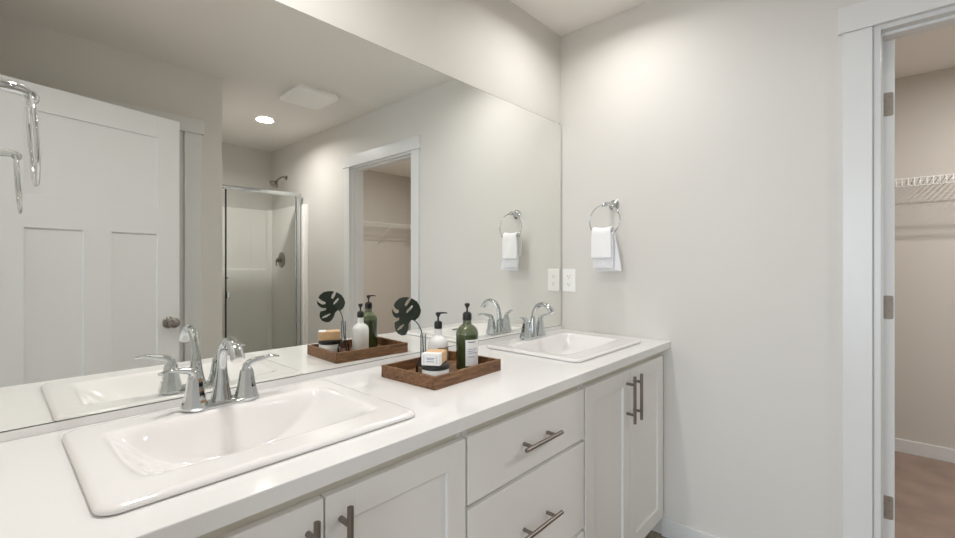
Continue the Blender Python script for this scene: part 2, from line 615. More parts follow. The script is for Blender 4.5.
def bar_pull(parent, p0, p1, out=0.032, r=0.0058):
    """bar along p0-p1 standing off the door face (towards -y)"""
    a, b = Vector(p0), Vector(p1)
    bm = B()
    tube(bm, [a + Vector((0, -out, 0)), b + Vector((0, -out, 0))], r, 14)
    d = b - a
    for f in (0.18, 0.82):
        q = a + d * f
        tube(bm, [q + Vector((0, -0.0002, 0)), q + Vector((0, -out, 0))], 0.0052, 12)
    return obj('pull_handle', bm, M['nickel'], parent, True, 40)


def cabinet(label, x0, x1, left_side, right_side):
    r = thing('vanity_cabinet', label, 'cabinet', ((x0 + x1) / 2, -0.27, 0.0))
    off = Vector((-(x0 + x1) / 2, 0.27, 0))
    return r, off


def shift(o, off):
    o.data.transform(Matrix.Translation(off))


def cab_body(r, off, x0, x1):
    bm = B()
    g = 0.0008
    bx(bm, x0 + g, x0 + 0.018, FY, -0.002, 0.085, 0.8465)
    bx(bm, x1 - 0.018, x1 - g, FY, -0.002, 0.085, 0.8465)
    bx(bm, x0 + 0.018, x1 - 0.018, FY + 0.02, -0.002, 0.085, 0.10)
    bx(bm, x0 + 0.018, x1 - 0.018, -0.012, -0.002, 0.10, 0.8465)
    o = obj('body', bm, M['cabinet'], r); shift(o, off)
    bm = B()
    bx(bm, x0 + 0.018, x1 - 0.018, FY, FY + 0.019, 0.795, 0.8465)
    bx(bm, x0 + 0.018, x1 - 0.018, FY, FY + 0.019, 0.085, 0.125)
    bx(bm, x0 + 0.018, x0 + 0.04, FY, FY + 0.019, 0.125, 0.795)
    bx(bm, x1 - 0.04, x1 - 0.018, FY, FY + 0.019, 0.125, 0.795)
    return bm


def toe(r, off, x0, x1):
    bm = B(); bx(bm, x0 + 0.001, x1 - 0.001, FY + 0.07, FY + 0.085, 0.0, 0.0845)
    o = obj('toe_kick', bm, M['frame'], r); shift(o, off)


DT = 0.817
DB = 0.100


def sink_cabinet(label, x0, x1, d0, d1):
    r, off = cabinet(label, x0, x1, 0, 0)
    bm = cab_body(r, off, x0, x1)
    o = obj('face_frame', bm, M['frame'], r); shift(o, off)
    toe(r, off, x0, x1)
    xm = (d0 + d1) / 2
    for a, b, hx in ((d0, xm - 0.002, xm - 0.031), (xm + 0.002, d1, xm + 0.031)):
        bm = B(); shaker(bm, a, b, DB, DT)
        dr = obj('cabinet_door', bm, M['cabinet'], r); shift(dr, off)
        h = bar_pull(dr, (hx, DY, 0.622), (hx, DY, 0.800)); shift(h, off)
    return r


# right sink cabinet
sink_cabinet('white two door sink cabinet under the right sink beside the end wall', -0.738, -0.003, -0.732, -0.034)
sink_cabinet('white two door sink cabinet under the left sink, tops of its bar handles showing', XW + 0.003, -1.2985, -2.012, -1.302)
# drawer unit
x0, x1 = -1.2975, -0.739
r, off = cabinet('white vanity drawer unit with horizontal bar pulls between the two sinks', x0, x1, 0, 0)
bm = cab_body(r, off, x0, x1)
bx(bm, x0 + 0.04, x1 - 0.04, FY, FY + 0.019, 0.640, 0.662)
bx(bm, x0 + 0.04, x1 - 0.04, FY, FY + 0.019, 0.345, 0.370)
o = obj('face_frame', bm, M['frame'], r); shift(o, off)
toe(r, off, x0, x1)
for z0, z1 in ((0.656, DT), (0.364, 0.644), (DB, 0.351)):
    bm = B(); bx(bm, -1.293, -0.744, DY, FY - 0.0005, z0, z1, bev=0.0015)
    dr = obj('drawer_front', bm, M['cabinet'], r); shift(dr, off)
    zm = (z0 + z1) / 2
    h = bar_pull(dr, (-1.106, DY, zm), (-0.930, DY, zm)); shift(h, off)

# sinks first need their cut-outs: the countertop is built round them
SINKS = [(-1.675, 0.562), (-0.4025, 0.562)]
SY0, SY1 = -0.493, -0.057
CUT = 0.03
xs = [XW + 0.001]
for cx, wd in SINKS:
    xs += [cx - wd / 2 + CUT, cx + wd / 2 - CUT]
xs.append(-0.001)
bm = B()
ya, yb = SY0 + CUT, SY1 - CUT
CB = CT - 0.032


def grid_slab(bm, xs, ys, z0, z1, holes):
    """solid slab on a rectangular grid with open cells, one watertight mesh"""
    def solid(i, j):
        return 0 <= i < len(xs) - 1 and 0 <= j < len(ys) - 1 and (i, j) not in holes
    cache = {}

    def V(i, j, k):
        key = (i, j, k)
        if key not in cache:
            cache[key] = bm.verts.new((xs[i], ys[j], z1 if k else z0))
        return cache[key]
    for i in range(len(xs) - 1):
        for j in range(len(ys) - 1):
            if not solid(i, j):
                continue
            bm.faces.new((V(i, j, 1), V(i + 1, j, 1), V(i + 1, j + 1, 1), V(i, j + 1, 1)))
            bm.faces.new((V(i, j, 0), V(i, j + 1, 0), V(i + 1, j + 1, 0), V(i + 1, j, 0)))
            if not solid(i - 1, j):
                bm.faces.new((V(i, j, 0), V(i, j, 1), V(i, j + 1, 1), V(i, j + 1, 0)))
            if not solid(i + 1, j):
                bm.faces.new((V(i + 1, j, 0), V(i + 1, j + 1, 0), V(i + 1, j + 1, 1), V(i + 1, j, 1)))
            if not solid(i, j - 1):
                bm.faces.new((V(i, j, 0), V(i + 1, j, 0), V(i + 1, j, 1), V(i, j, 1)))
            if not solid(i, j + 1):
                bm.faces.new((V(i, j + 1, 0), V(i, j + 1, 1), V(i + 1, j + 1, 1), V(i + 1, j + 1, 0)))


grid_slab(bm, xs, [-0.570, ya, yb, -0.001], CB, CT, {(1, 1), (3, 1)})
ct = thing('countertop', 'long glossy white quartz vanity countertop with two sink openings', 'countertop', (-1.04, -0.285, CB))
o = obj('slab', bm, M['quartz'], ct)
shift(o, Vector((1.04, 0.285, -CB)))
bev = o.modifiers.new('bevel', 'BEVEL'); bev.width = 0.002; bev.segments = 2; bev.limit_method = 'ANGLE'
bm = B(); bx(bm, XW + 0.001, -0.001, -0.009, -0.0012, CT + 0.0002, CT + 0.018, bev=0.001)
o = obj('low_splash', bm, M['quartz'], ct); shift(o, Vector((1.04, 0.285, -CB)))


# ------------------------------------------------------------------ drop-in sinks
def sstep(t):
    t = max(0.0, min(1.0, t))
    return t * t * (3 - 2 * t)


def make_sink(label, cx, wd):
    """rectangular drop-in basin: raised rim, deep at the back wall, gentle slopes at both ends"""
    r = thing('sink', label, 'sink', (cx, (SY0 + SY1) / 2, CT), group=None)
    w2, d2 = wd / 2, (SY1 - SY0) / 2
    RIM = 0.012
    bw = wd / 2 - 0.056           # half width of the opening
    yb_, yf = d2 - 0.080, -d2 + 0.078   # back / front of the opening in local coords
    D = 0.112

    def hgt(x, y):
        z = RIM
        u = abs(x) / bw
        if u < 1 and yf < y < yb_:
            fx = 1 - u ** 2.2
            back = sstep((yb_ - y) / 0.034)
            fr = min(1.0, (y - yf) / (yb_ - yf - 0.03))
            front = 1 - (1 - min(1.0, (y - yf) / 0.21)) ** 2.3
            z = RIM - D * fx * back * front
        return z
    bm = B()
    # outer outline lofted down to the counter, inner grid for the basin
    NX, NY = 172, 134
    gx = np.linspace(-w2 + 0.022, w2 - 0.022, NX + 1)
    gy = np.linspace(-d2 + 0.022, d2 - 0.022, NY + 1)
    Hm = np.array([[hgt(x, y) for x in gx] for y in gy])
    ker = np.exp(-0.5 * (np.arange(-5, 6) / 2.3) ** 2); ker /= ker.sum()
    for ax_ in (0, 1):
        pad = np.pad(Hm, [(5, 5) if q == ax_ else (0, 0) for q in (0, 1)], mode='edge')
        Hm = sum(ker[q] * (pad[q:q + Hm.shape[0], :] if ax_ == 0 else pad[:, q:q + Hm.shape[1]]) for q in range(11))

    def hs(x, y):
        i = (x - gx[0]) / (gx[1] - gx[0]); j = (y - gy[0]) / (gy[1] - gy[0])
        i0, j0 = int(i), int(j); i -= i0; j -= j0
        return float((Hm[j0, i0] * (1 - i) + Hm[j0, i0 + 1] * i) * (1 - j) + (Hm[j0 + 1, i0] * (1 - i) + Hm[j0 + 1, i0 + 1] * i) * j)
    V = [[bm.verts.new((x, y, Hm[j, i])) for i, x in enumerate(gx)] for j, y in enumerate(gy)]
    for j in range(len(gy) - 1):
        for i in range(len(gx) - 1):
            bm.faces.new((V[j][i], V[j][i + 1], V[j + 1][i + 1], V[j + 1][i]))
    # boundary loop in order
    loop = [V[0][i] for i in range(len(gx))] + [V[j][-1] for j in range(1, len(gy))] + \
           [V[-1][i] for i in range(len(gx) - 2, -1, -1)] + [V[j][0] for j in range(len(gy) - 2, 0, -1)]

    def outline(p, off, rad):
        """push a point of the inner rectangle out to a rounded rectangle grown by off"""
        X, Y = w2 - 0.022 + off, d2 - 0.022 + off
        x, y = p.x / (w2 - 0.022) * X, p.y / (d2 - 0.022) * Y
        ax, ay = abs(x) - (X - rad), abs(y) - (Y - rad)
        if ax > 0 and ay > 0:
            # map square corner to arc
            m = max(ax, ay); l = math.hypot(ax, ay)
            k = m / l
            ax, ay = ax * k, ay * k
            x = math.copysign(X - rad + ax, x); y = math.copysign(Y - rad + ay, y)
        return x, y
    prev = loop
    for off, z, rad in ((0.003, RIM, 0.006), (0.010, RIM + 0.0005, 0.018), (0.0165, RIM - 0.0005, 0.026), (0.0205, RIM - 0.0035, 0.026),
                        (0.022, RIM - 0.0065, 0.028), (0.0215, 0.0028, 0.028), (0.0180, 0.0006, 0.026), (0.0, 0.0003, 0.006)):
        cur = []
        for v in loop:
            x, y = outline(v.co, off, rad)
            cur.append(bm.verts.new((x, y, z)))
        n = len(cur)
        for k in range(n):
            bm.faces.new((prev[k], prev[(k + 1) % n], cur[(k + 1) % n], cur[k]))
        prev = cur
    # underside bowl
    last = prev
    cur = [bm.verts.new((v.co.x * (w2 - 0.036) / (w2 - 0.022), v.co.y * (d2 - 0.036) / (d2 - 0.022), -0.002)) for v in last]
    n = len(cur)
    for k in range(n):
        bm.faces.new((last[k], last[(k + 1) % n], cur[(k + 1) % n], cur[k]))
    low = [bm.verts.new((v.co.x * 0.72, v.co.y * 0.75 + 0.0, -0.128)) for v in cur]
    for k in range(n):
        bm.faces.new((cur[k], cur[(k + 1) % n], low[(k + 1) % n], low[k]))
    bm.faces.new(low)
    obj('basin', bm, M['porcelain'], r, True, 60)
    # drain
    yd = yb_ - 0.10
    zd = hs(0, yd)
    bm = B()
    lathe(bm, [(0.026, zd + 0.0005), (0.026, zd + 0.003), (0.021, zd + 0.004), (0.019, zd + 0.0055), (0.0, zd + 0.0085)], 28, (0, yd, 0))
    obj('drain', bm, M['chrome'], r, True, 40)
    # overflow opening in the front slope
    yo = yf + 0.0095
    zo = hs(0, yo)
    dz = (hs(0, yo + 0.002) - hs(0, yo - 0.002)) / 0.004
    nrm = Vector((0, -dz, 1)).normalized()
    tan = Vector((0, 1, dz)).normalized()
    c = Vector((0, yo, zo)) + nrm * 0.0008
    bm = B()
    loops = []
    for s, hgt_ in ((1.0, 0.0), (1.0, 0.0012), (0.7, 0.0012)):
        loops.append([c + Vector((1, 0, 0)) * (0.024 * s * math.copysign(abs(math.cos(2 * PI * k / 20)) ** 0.6, math.cos(2 * PI * k / 20))) + tan * (0.0042 * s * math.sin(2 * PI * k / 20)) + nrm * hgt_
                      for k in range(20)])
    loft(bm, loops)
    obj('overflow', bm, M['overflow'], r, True, 40)
    return r


make_sink('white rectangular drop-in sink nearest the camera, left end of the countertop', *SINKS[0])
make_sink('white rectangular drop-in sink at the far right end by the outlet', *SINKS[1])


# ------------------------------------------------------------------ faucets
def make_faucet(label, x, y, z):
    r = thing('faucet', label, 'faucet', (x, y, z), 0.0, 'chrome two handle faucets behind the sinks')
    # deck plate
    bm = B()
    p0 = rrect(-0.076, 0.076, -0.023, 0.023, 0.0225, 8)
    def lp(s, z_): return [(px * s, py * (s if s == 1 else s * 0.97), z_) for px, py in p0]
    loft(bm, [lp(1.0, 0.0003), lp(1.0, 0.006), lp(0.97, 0.009), lp(0.88, 0.011)])
    obj('deck_plate', bm, M['chrome'], r, True, 35)
    # spout
    bm = B()
    path = smooth_path([(0, 0.004, 0.009), (0, 0.002, 0.045), (0, 0.001, 0.088), (0, -0.008, 0.125), (0, -0.028, 0.147), (0, -0.057, 0.154),
                        (0, -0.083, 0.143), (0, -0.101, 0.120)], 7)
    m = len(path)
    rad = []
    for i in range(m):
        f = i / (m - 1)
        if f < 0.35:
            g = f / 0.35
            rad.append((0.0135 * (1 - g) ** 1.5 + 0.0102, 0.0125 * (1 - g) ** 1.5 + 0.0090))
        else:
            g = (f - 0.35) / 0.65
            rad.append((0.0102 + 0.0055 * g, 0.0090 + 0.0026 * g))
    tube(bm, path, rad, 20, ref=(1, 0, 0))
    sp = obj('spout', bm, M['chrome'], r, True, 50)
    bm = B()
    e = path[-1]; dr = (path[-1] - path[-2]).normalized()
    tube(bm, [e - dr * 0.001, e + dr * 0.004], [(0.0125, 0.009), (0.0125, 0.009)], 16, ref=(1, 0, 0))
    obj('aerator', bm, M['plate'], sp, True, 40)
    # lift rod behind the spout
    bm = B()
    tube(bm, [(0, 0.019, 0.008), (0, 0.021, 0.062)], 0.0022, 8)
    lathe(bm, [(0.0025, 0.060), (0.0055, 0.063), (0.0055, 0.070), (0.003, 0.074), (0, 0.0745)], 12, (0, 0.021, 0))
    obj('lift_rod', bm, M['chrome'], r, True, 40)
    for s in (-1, 1):
        bm = B()
        lathe(bm, [(0.0285, 0.004), (0.0283, 0.008), (0.0255, 0.017), (0.0215, 0.032), (0.0182, 0.050), (0.0162, 0.064), (0.0150, 0.072)], 9, (s * 0.056, 0, 0))
        po = obj('handle_post', bm, M['chrome'], r, False)
        bm = B()
        path = smooth_path([(s * 0.056, 0.000, 0.071), (s * 0.057, 0.0, 0.082), (s * 0.067, -0.002, 0.090), (s * 0.090, -0.008, 0.096),
                            (s * 0.108, -0.014, 0.100), (s * 0.126, -0.020, 0.097)], 6)
        m = len(path)
        rad = []
        for i in range(m):
            f = i / (m - 1)
            if f < 0.2:
                rad.append((0.0128 - f * 0.012, 0.0128 - f * 0.02))
            else:
                g = (f - 0.2) / 0.8
                rad.append((0.0100 - 0.0025 * math.sin(g * PI) , 0.0080 * (1 - g) ** 1.2 + 0.0028))
        tube(bm, path, rad, 14, ref=(0, 1, 0))
        obj('lever', bm, M['chrome'], po, True, 50)
    return r


RIMZ = CT + 0.0125
make_faucet('chrome arched faucet of the left sink, nearest the camera', -1.679, -0.107, RIMZ)
make_faucet('chrome arched faucet of the right sink near the outlet', -0.403, -0.107, RIMZ)

# ------------------------------------------------------------------ mirror
mr = thing('wall_mirror', 'large frameless mirror running the whole length above the vanity', 'mirror', (-1.04, 0, 0.899))
bm = B(); bx(bm, XW + 0.002, -0.005, -0.0062, -0.0012, 0.899, 1.966)
o = obj('backing', bm, M['mirror_edge'], mr); shift(o, Vector((1.04, 0, -0.899)))
bm = B(); bx(bm, XW + 0.003, -0.0065, -0.0072, -0.0063, 0.9005, 1.9645)
o = obj('mirror_glass', bm, M['mirror'], mr); shift(o, Vector((1.04, 0, -0.899)))
for xx in (-0.048,):
    bm = B(); bx(bm, xx - 0.006, xx + 0.006, -0.0095, -0.0075, 1.952, 1.963, bev=0.0008)
    bx(bm, xx - 0.006, xx + 0.006, -0.0095, -0.0012, 1.9665, 1.9695, bev=0.0005)
    bx(bm, xx - 0.006, xx + 0.006, -0.0095, -0.0075, 1.962, 1.969)
    o = obj('mirror_clip', bm, M['plate'], mr); shift(o, Vector((1.04, 0, -0.899)))


# ------------------------------------------------------------------ towel rings
def make_ring(label, loc, s, R=0.077, W=0.076):
    """s=+1: sticks out towards -x from a wall at x=0 ; s=-1 towards +x"""
    r = thing('towel_ring', label, 'towel ring', loc, 0.0)
    bm = B()
    lathe(bm, [(0.026, -s * 0.0005), (0.026, -s * 0.005), (0.020, -s * 0.009), (0.012, -s * 0.013), (0.010, -s * 0.018)], 24, (0, 0, 0), 'X')
    path = smooth_path([(-s * 0.010, 0, 0), (-s * W * 0.54, 0.002, 0.003), (-s * W * 0.86, 0.008, 0.003), (-s * (W + 0.004), 0.016, -0.003), (-s * W, 0.022, -0.010)], 6)
    tube(bm, path, [(0.011 - 0.004 * i / (len(path) - 1)) for i in range(len(path))], 12)
    tube(bm, [(-s * W, 0.004, -0.004), (-s * W, 0.030, -0.006)], 0.0075, 12)
    obj('wall_mount', bm, M['chrome'], r, True, 50)
    bm = B()
    c = Vector((-s * W, 0.014, -0.003 - R))
    pts = [c + Vector((s * -0.004 * (1 - math.cos(a)), R * math.sin(a), R * math.cos(a))) for a in [2 * PI * k / 64 for k in range(64)]]
    tube(bm, pts, 0.0031, 10, closed=True)
    obj('ring', bm, M['chrome'], r, True, 60)
    return r


make_ring('chrome towel ring on the end wall holding two small towels', (0.0, -0.305, 1.511), 1)
make_ring('empty chrome towel ring on the left wall beside the camera', (XW, -0.303, 1.488), -1, 0.068, 0.071)


# towels hung through the end wall ring
def towel(name, mtl, x_front, x_back, yl_f, yr_f, z_top, z_f, z_b, yl_b, yr_b, label, skew=0.0, th=0.007):
    """a folded cloth: front flap, rolled over the ring wire at z_top, back flap"""
    bm = B()
    NY = 14
    NV = 12
    prof = []
    for k in range(NV + 1):          # front, bottom to top
        f = k / NV
        prof.append(('f', x_front, z_f + (z_top - z_f) * f, f))
    xm = (x_front + x_back) / 2
    ra = (x_back - x_front) / 2
    for k in range(1, 8):
        a = PI * k / 8
        prof.append(('t', xm - ra * math.cos(a), z_top + abs(ra) * math.sin(a) , 1.0))
    for k in range(NV + 1):
        f = 1 - k / NV
        prof.append(('b', x_back, z_b + (z_top - z_b) * f, f))
    R = []
    for kind, x, z, f in prof:
        row = []
        for j in range(NY + 1):
            g = j / NY
            if kind == 'b':
                ya_ = yl_f + (yl_b - yl_f) * (1 - f); yb2 = yr_f + (yr_b - yr_f) * (1 - f)
            else:
                ya_, yb2 = yl_f, yr_f
            pinch = 0.93 if kind == 't' else 1.0
            ym = (ya_ + yb2) / 2
            y = ym + ((ya_ + (yb2 - ya_) * g) - ym) * (pinch if kind == 't' else (1 - 0.07 * f ** 6))
            rip = 0.0022 * math.sin(g * 8.0 + z * 30) * (0.4 + 0.6 * (1 - f))
            sag = -0.006 * math.sin(g * PI) * (1 if kind == 't' else f ** 4)
            dz = skew * (g - 0.5) * (1 - f) if kind == 'b' else 0
            row.append(bm.verts.new((x + rip, y, z + sag + dz)))
        R.append(row)
    for a, b in zip(R[:-1], R[1:]):
        for j in range(NY):
            bm.faces.new((a[j], a[j + 1], b[j + 1], b[j]))
    o = obj(name, bm, mtl, None, True, 80)
    s = o.modifiers.new('solid', 'SOLIDIFY'); s.thickness = th; s.offset = 0
    ev = o.modifiers.new('bevel', 'BEVEL'); ev.width = 0.002; ev.segments = 2; ev.limit_method = 'ANGLE'
    c = Vector((xm, (yl_f + yr_f) / 2, z_b))
    shift(o, -c)
    o.location = c
    return o


ZT = 1.511 - 0.003 - 2 * 0.077      # bottom of the ring
o = towel('hand_towel', M['towel_g'], -0.0850, -0.0670, -0.236, -0.339, ZT + 0.010, 1.205, 1.190, -0.246, -0.372,
          'pale grey hand towel hanging lowest through the towel ring', skew=0.004, th=0.006)
tag(o, 'pale grey hand towel hanging lower behind the white one in the ring', 'towel')
o = towel('washcloth', M['towel_w'], -0.0980, -0.0540, -0.232, -0.334, ZT + 0.024, 1.254, 1.270, -0.238, -0.344,
          '', th=0.009)
tag(o, 'thick white washcloth folded over the towel ring, in front of the grey towel', 'towel')

# ------------------------------------------------------------------ wall outlet
ol = thing('wall_outlet', 'white duplex outlet plate on the end wall beside the mirror', 'outlet', (0, -0.0545, 1.139))
bm = B()
lo = rrect(-0.0375, 0.0375, -0.0595, 0.0595, 0.004, 4)
li = rrect(-0.0355, 0.0355, -0.0575, 0.0575, 0.004, 4)
loft(bm, [[(-0.0005, y, z) for y, z in lo], [(-0.0035, y, z) for y, z in lo], [(-0.0055, y, z) for y, z in li]])
obj('cover_plate', bm, M['plate'], ol)
for zz in (0.020, -0.020):
    bm = B()
    lo = rrect(-0.0165, 0.0165, zz - 0.0145, zz + 0.0145, 0.006, 5)
    loft(bm, [[(-0.0055, y, z) for y, z in lo], [(-0.0075, y, z) for y, z in lo]])
    rc = obj('receptacle', bm, M['plate'], ol)
    bm = B()
    bx(bm, -0.0078, -0.0076, -0.0075, -0.0052, zz - 0.002, zz + 0.007)
    bx(bm, -0.0078, -0.0076, 0.0052, 0.0075, zz - 0.002, zz + 0.006)
    lathe(bm, [(0.0026, -0.0076), (0.0026, -0.0082)], 12, (0, 0, zz - 0.008), 'X')
    obj('slots', bm, M['outlet_slot'], rc)

# ------------------------------------------------------------------ wooden tray and its contents
TR = math.radians(3.0)
TCX, TCY = -1.0905, -0.246
tr = thing('serving_tray', 'square brown wooden tray of toiletries on the countertop', 'tray', (TCX, TCY, CT + 0.0004), TR)
a, b, hgt_t, tw = 0.151, 0.115, 0.036, 0.010
bm = B(); bx(bm, -a + tw, a - tw, -b + tw, b - tw, 0.0, 0.006)
obj('tray_base', bm, M['tray'], tr)
for k in range(4):
    bm = B()
    if k == 0: bx(bm, -a, a, -b, -b + tw, 0, hgt_t, bev=0.001)
    if k == 1: bx(bm, -a, a, b - tw, b, 0, hgt_t, bev=0.001)
    if k == 2: bx(bm, -a, -a + tw, -b + tw + 0.0002, b - tw - 0.0002, 0, hgt_t, bev=0.001)
    if k == 3: bx(bm, a - tw, a, -b + tw + 0.0002, b - tw - 0.0002, 0, hgt_t, bev=0.001)
    obj('tray_side', bm, M['tray'], tr)
TZ = CT + 0.0068


def arc_patch(bm, r, z0, z1, a0, a1, off=0.0006, n=16):
    rows = []
    for z in (z0, z1):
        rows.append([bm.verts.new(((r + off) * math.cos(a0 + (a1 - a0) * k / n), (r + off) * math.sin(a0 + (a1 - a0) * k / n), z)) for k in range(n + 1)])
    rows2 = []
    for z in (z0, z1):
        rows2.append([bm.verts.new(((r + off * 0.3) * math.cos(a0 + (a1 - a0) * k / n), (r + off * 0.3) * math.sin(a0 + (a1 - a0) * k / n), z)) for k in range(n + 1)])
    for k in range(n):
        bm.faces.new((rows[0][k], rows[0][k + 1], rows[1][k + 1], rows[1][k]))
        bm.faces.new((rows2[0][k], rows2[1][k], rows2[1][k + 1], rows2[0][k + 1]))
        bm.faces.new((rows[0][k], rows2[0][k], rows2[0][k + 1], rows[0][k + 1]))
        bm.faces.new((rows[1][k], rows[1][k + 1], rows2[1][k + 1], rows2[1][k]))
    for k in (0, n):
        bm.faces.new((rows[0][k], rows[1][k], rows2[1][k], rows2[0][k]))
    return bm


def pump(parent, z, rc, hcap, m, direction):
    """screw collar, thin stem and flat nozzle head"""
    bm = B()
    lathe(bm, [(rc * 0.96, z), (rc, z + 0.002), (rc, z + hcap * 0.72), (rc * 0.9, z + hcap * 0.85), (rc * 0.55, z + hcap), (0.0, z + hcap)], 24)
    cp = obj('pump_collar', bm, m, parent, True, 40)
    bm = B()
    s0 = z + hcap - 0.0005
    tube(bm, [(0, 0, s0), (0, 0, s0 + 0.020)], 0.0030, 12)
    lathe(bm, [(0.0045, s0 + 0.014), (0.0085, s0 + 0.022), (0.0085, s0 + 0.0255), (0.006, s0 + 0.028), (0, s0 + 0.0285)], 16)
    d = Vector(direction).normalized()
    path = smooth_path([Vector((0, 0, s0 + 0.0245)), d * 0.012 + Vector((0, 0, s0 + 0.0255)), d * 0.021 + Vector((0, 0, s0 + 0.0255)),
                        d * 0.029 + Vector((0, 0, s0 + 0.0245))], 5)
    tube(bm, path, [0.0036 - 0.0020 * i / (len(path) - 1) for i in range(len(path))], 10)
    obj('pump_nozzle', bm, m, cp, True, 50)


# white lotion bottle
wb = thing('pump_bottle', 'white pump bottle with a black pump, standing behind the soap', 'bottle', (-1.093, -0.2265, TZ))
bm = B()
lathe(bm, [(0.028, 0.0), (0.0305, 0.003), (0.0315, 0.008), (0.0315, 0.084), (0.0305, 0.092), (0.027, 0.101), (0.019, 0.1075), (0.0130, 0.111),
           (0.0118, 0.114), (0.0118, 0.133)], 40)
obj('bottle_body', bm, M['white_bottle'], wb, True, 50)
a0 = math.atan2(-1.04, -0.96)
bm = B(); arc_patch(bm, 0.0315, 0.016, 0.078, a0 - 0.05, a0 + 1.5)
lb = obj('label', bm, M['tan_label'], wb, True, 60)
pump(wb, 0.134, 0.0125, 0.024, M['black'], (0.74, -0.67, 0))

# green bottle
gb = thing('pump_bottle', 'tall green glass pump bottle with a white paper label', 'bottle', (-1.019, -0.283, TZ))
bm = B()
lathe(bm, [(0.031, 0.0), (0.0345, 0.003), (0.0358, 0.008), (0.0358, 0.114)], 40)
obj('bottle_body', bm, M['green_glass'], gb, True, 50)
bm = B()
lathe(bm, [(0.0357, 0.1142), (0.0352, 0.120), (0.032, 0.130), (0.025, 0.139), (0.0165, 0.1445), (0.0135, 0.148), (0.0135, 0.157)], 40)
obj('bottle_shoulder', bm, M['green_top'], gb, True, 60)
va = math.atan2(-0.98, -1.037)      # direction towards the camera
bm = B(); arc_patch(bm, 0.0358, 0.018, 0.100, va - 0.14, va + 1.25)
lb = obj('label', bm, M['label'], gb, True, 60)
bm = B()
for z0, z1, f0, f1 in ((0.0915, 0.0945, 0.15, 0.62),):
    arc_patch(bm, 0.0364, z0, z1, va - 0.14 + 1.39 * f0, va - 0.14 + 1.39 * f1, 0.0006, 8)
obj('label_heading', bm, M['label_grey'], lb)
bm = B()
for i, z0 in enumerate((0.070, 0.064, 0.058, 0.046)):
    arc_patch(bm, 0.0364, z0, z0 + 0.0016, va - 0.14 + 1.39 * 0.14, va - 0.14 + 1.39 * (0.78 - 0.13 * (i % 2)), 0.0006, 8)
obj('label_print', bm, M['label_blue'], lb)
pump(gb, 0.158, 0.0145, 0.027, M['black'], (0.74, 0.67, 0))

# white jar with black lid
jr = thing('jar', 'low white jar with a black lid at the tray front corner', 'jar', (-1.177, -0.3065, TZ))
bm = B()
lathe(bm, [(0.036, 0), (0.0385, 0.002), (0.0395, 0.006), (0.0395, 0.034), (0.038, 0.036)], 40)
obj('jar_body', bm, M['white_bottle'], jr, True, 50)
bm = B()
lathe(bm, [(0.0402, 0.0363), (0.0405, 0.038), (0.0405, 0.048), (0.0395, 0.0495), (0, 0.0498)], 40)
obj('lid', bm, M['black'], jr, True, 50)

# wrapped soap on the jar
SA = math.radians(30)
so = thing('soap_box', 'kraft wrapped soap with a white label, lying on the black jar lid', 'soap', (-1.180, -0.305, TZ + 0.0503), SA)
bm = B(); bx(bm, -0.0365, 0.0395, -0.0265, 0.0265, 0, 0.033, bev=0.002)
obj('wrapper', bm, M['kraft'], so)
bm = B()
bx(bm, -0.0377, -0.0367, -0.0262, 0.0262, 0.001, 0.033)
bx(bm, -0.0377, -0.012, -0.0262, 0.0262, 0.0331, 0.0338)
bx(bm, -0.0377, -0.016, -0.0275, -0.0266, 0.001, 0.0338)
lb = obj('paper_band', bm, M['label'], so)
bm = B()
for y0, y1, z0 in ((-0.013, 0.013, 0.0205), (-0.010, 0.010, 0.0165), (-0.012, 0.012, 0.0105)):
    bx(bm, -0.0381, -0.0378, y0, y1, z0, z0 + 0.0018)
bx(bm, -0.0381, -0.0378, -0.0195, -0.0185, 0.006, 0.028)
bx(bm, -0.0381, -0.0378, 0.0185, 0.0195, 0.006, 0.028)
obj('print', bm, M['label_blue'], lb)

# bud vase
vs = thing('bud_vase', 'small clear glass bud vase with a smoky round base', 'vase', (-1.161, -0.2335, TZ))
bm = B()
lathe(bm, [(0.017, 0.0), (0.0215, 0.004), (0.0235, 0.014), (0.0230, 0.024), (0.0195, 0.036), (0.0150, 0.046), (0.0105, 0.054)], 32, cap=False)
o = obj('vase_bulb', bm, M['smoke'], vs, True, 70)
bm = B()
lathe(bm, [(0.0103, 0.0545), (0.0088, 0.062), (0.0085, 0.120), (0.0098, 0.1245), (0.0088, 0.1250), (0.0076, 0.120), (0.0078, 0.062)], 28, cap=False)
obj('vase_neck', bm, M['clear'], vs, True, 70)

# monstera leaf standing in the vase
lf = thing('monstera_leaf', 'dark green split monstera leaf on a thin curved stem in the vase', 'leaf', (-1.163, -0.2325, TZ + 0.006))
OUT = [(-1.193, 1.056), (-1.188, 1.055), (-1.178, 1.054), (-1.168, 1.061), (-1.161, 1.071), (-1.158, 1.082), (-1.164, 1.098), (-1.174, 1.111), (-1.188, 1.119), (-1.195, 1.122), (-1.202, 1.109), (-1.211, 1.098), (-1.218, 1.103), (-1.214, 1.113), (-1.203, 1.1245), (-1.214, 1.127), (-1.229, 1.127), (-1.244, 1.124), (-1.257, 1.115), (-1.263, 1.105), (-1.253, 1.095), (-1.239, 1.088), (-1.240, 1.082), (-1.252, 1.081), (-1.262, 1.088), (-1.269, 1.096), (-1.267, 1.083), (-1.259, 1.072), (-1.248, 1.067), (-1.237, 1.068), (-1.238, 1.060), (-1.252, 1.057), (-1.257, 1.056), (-1.259, 1.043), (-1.256, 1.032), (-1.248, 1.022), (-1.234, 1.015), (-1.220, 1.015), (-1.211, 1.023), (-1.205, 1.034), (-1.203, 1.046), (-1.196, 1.052)]
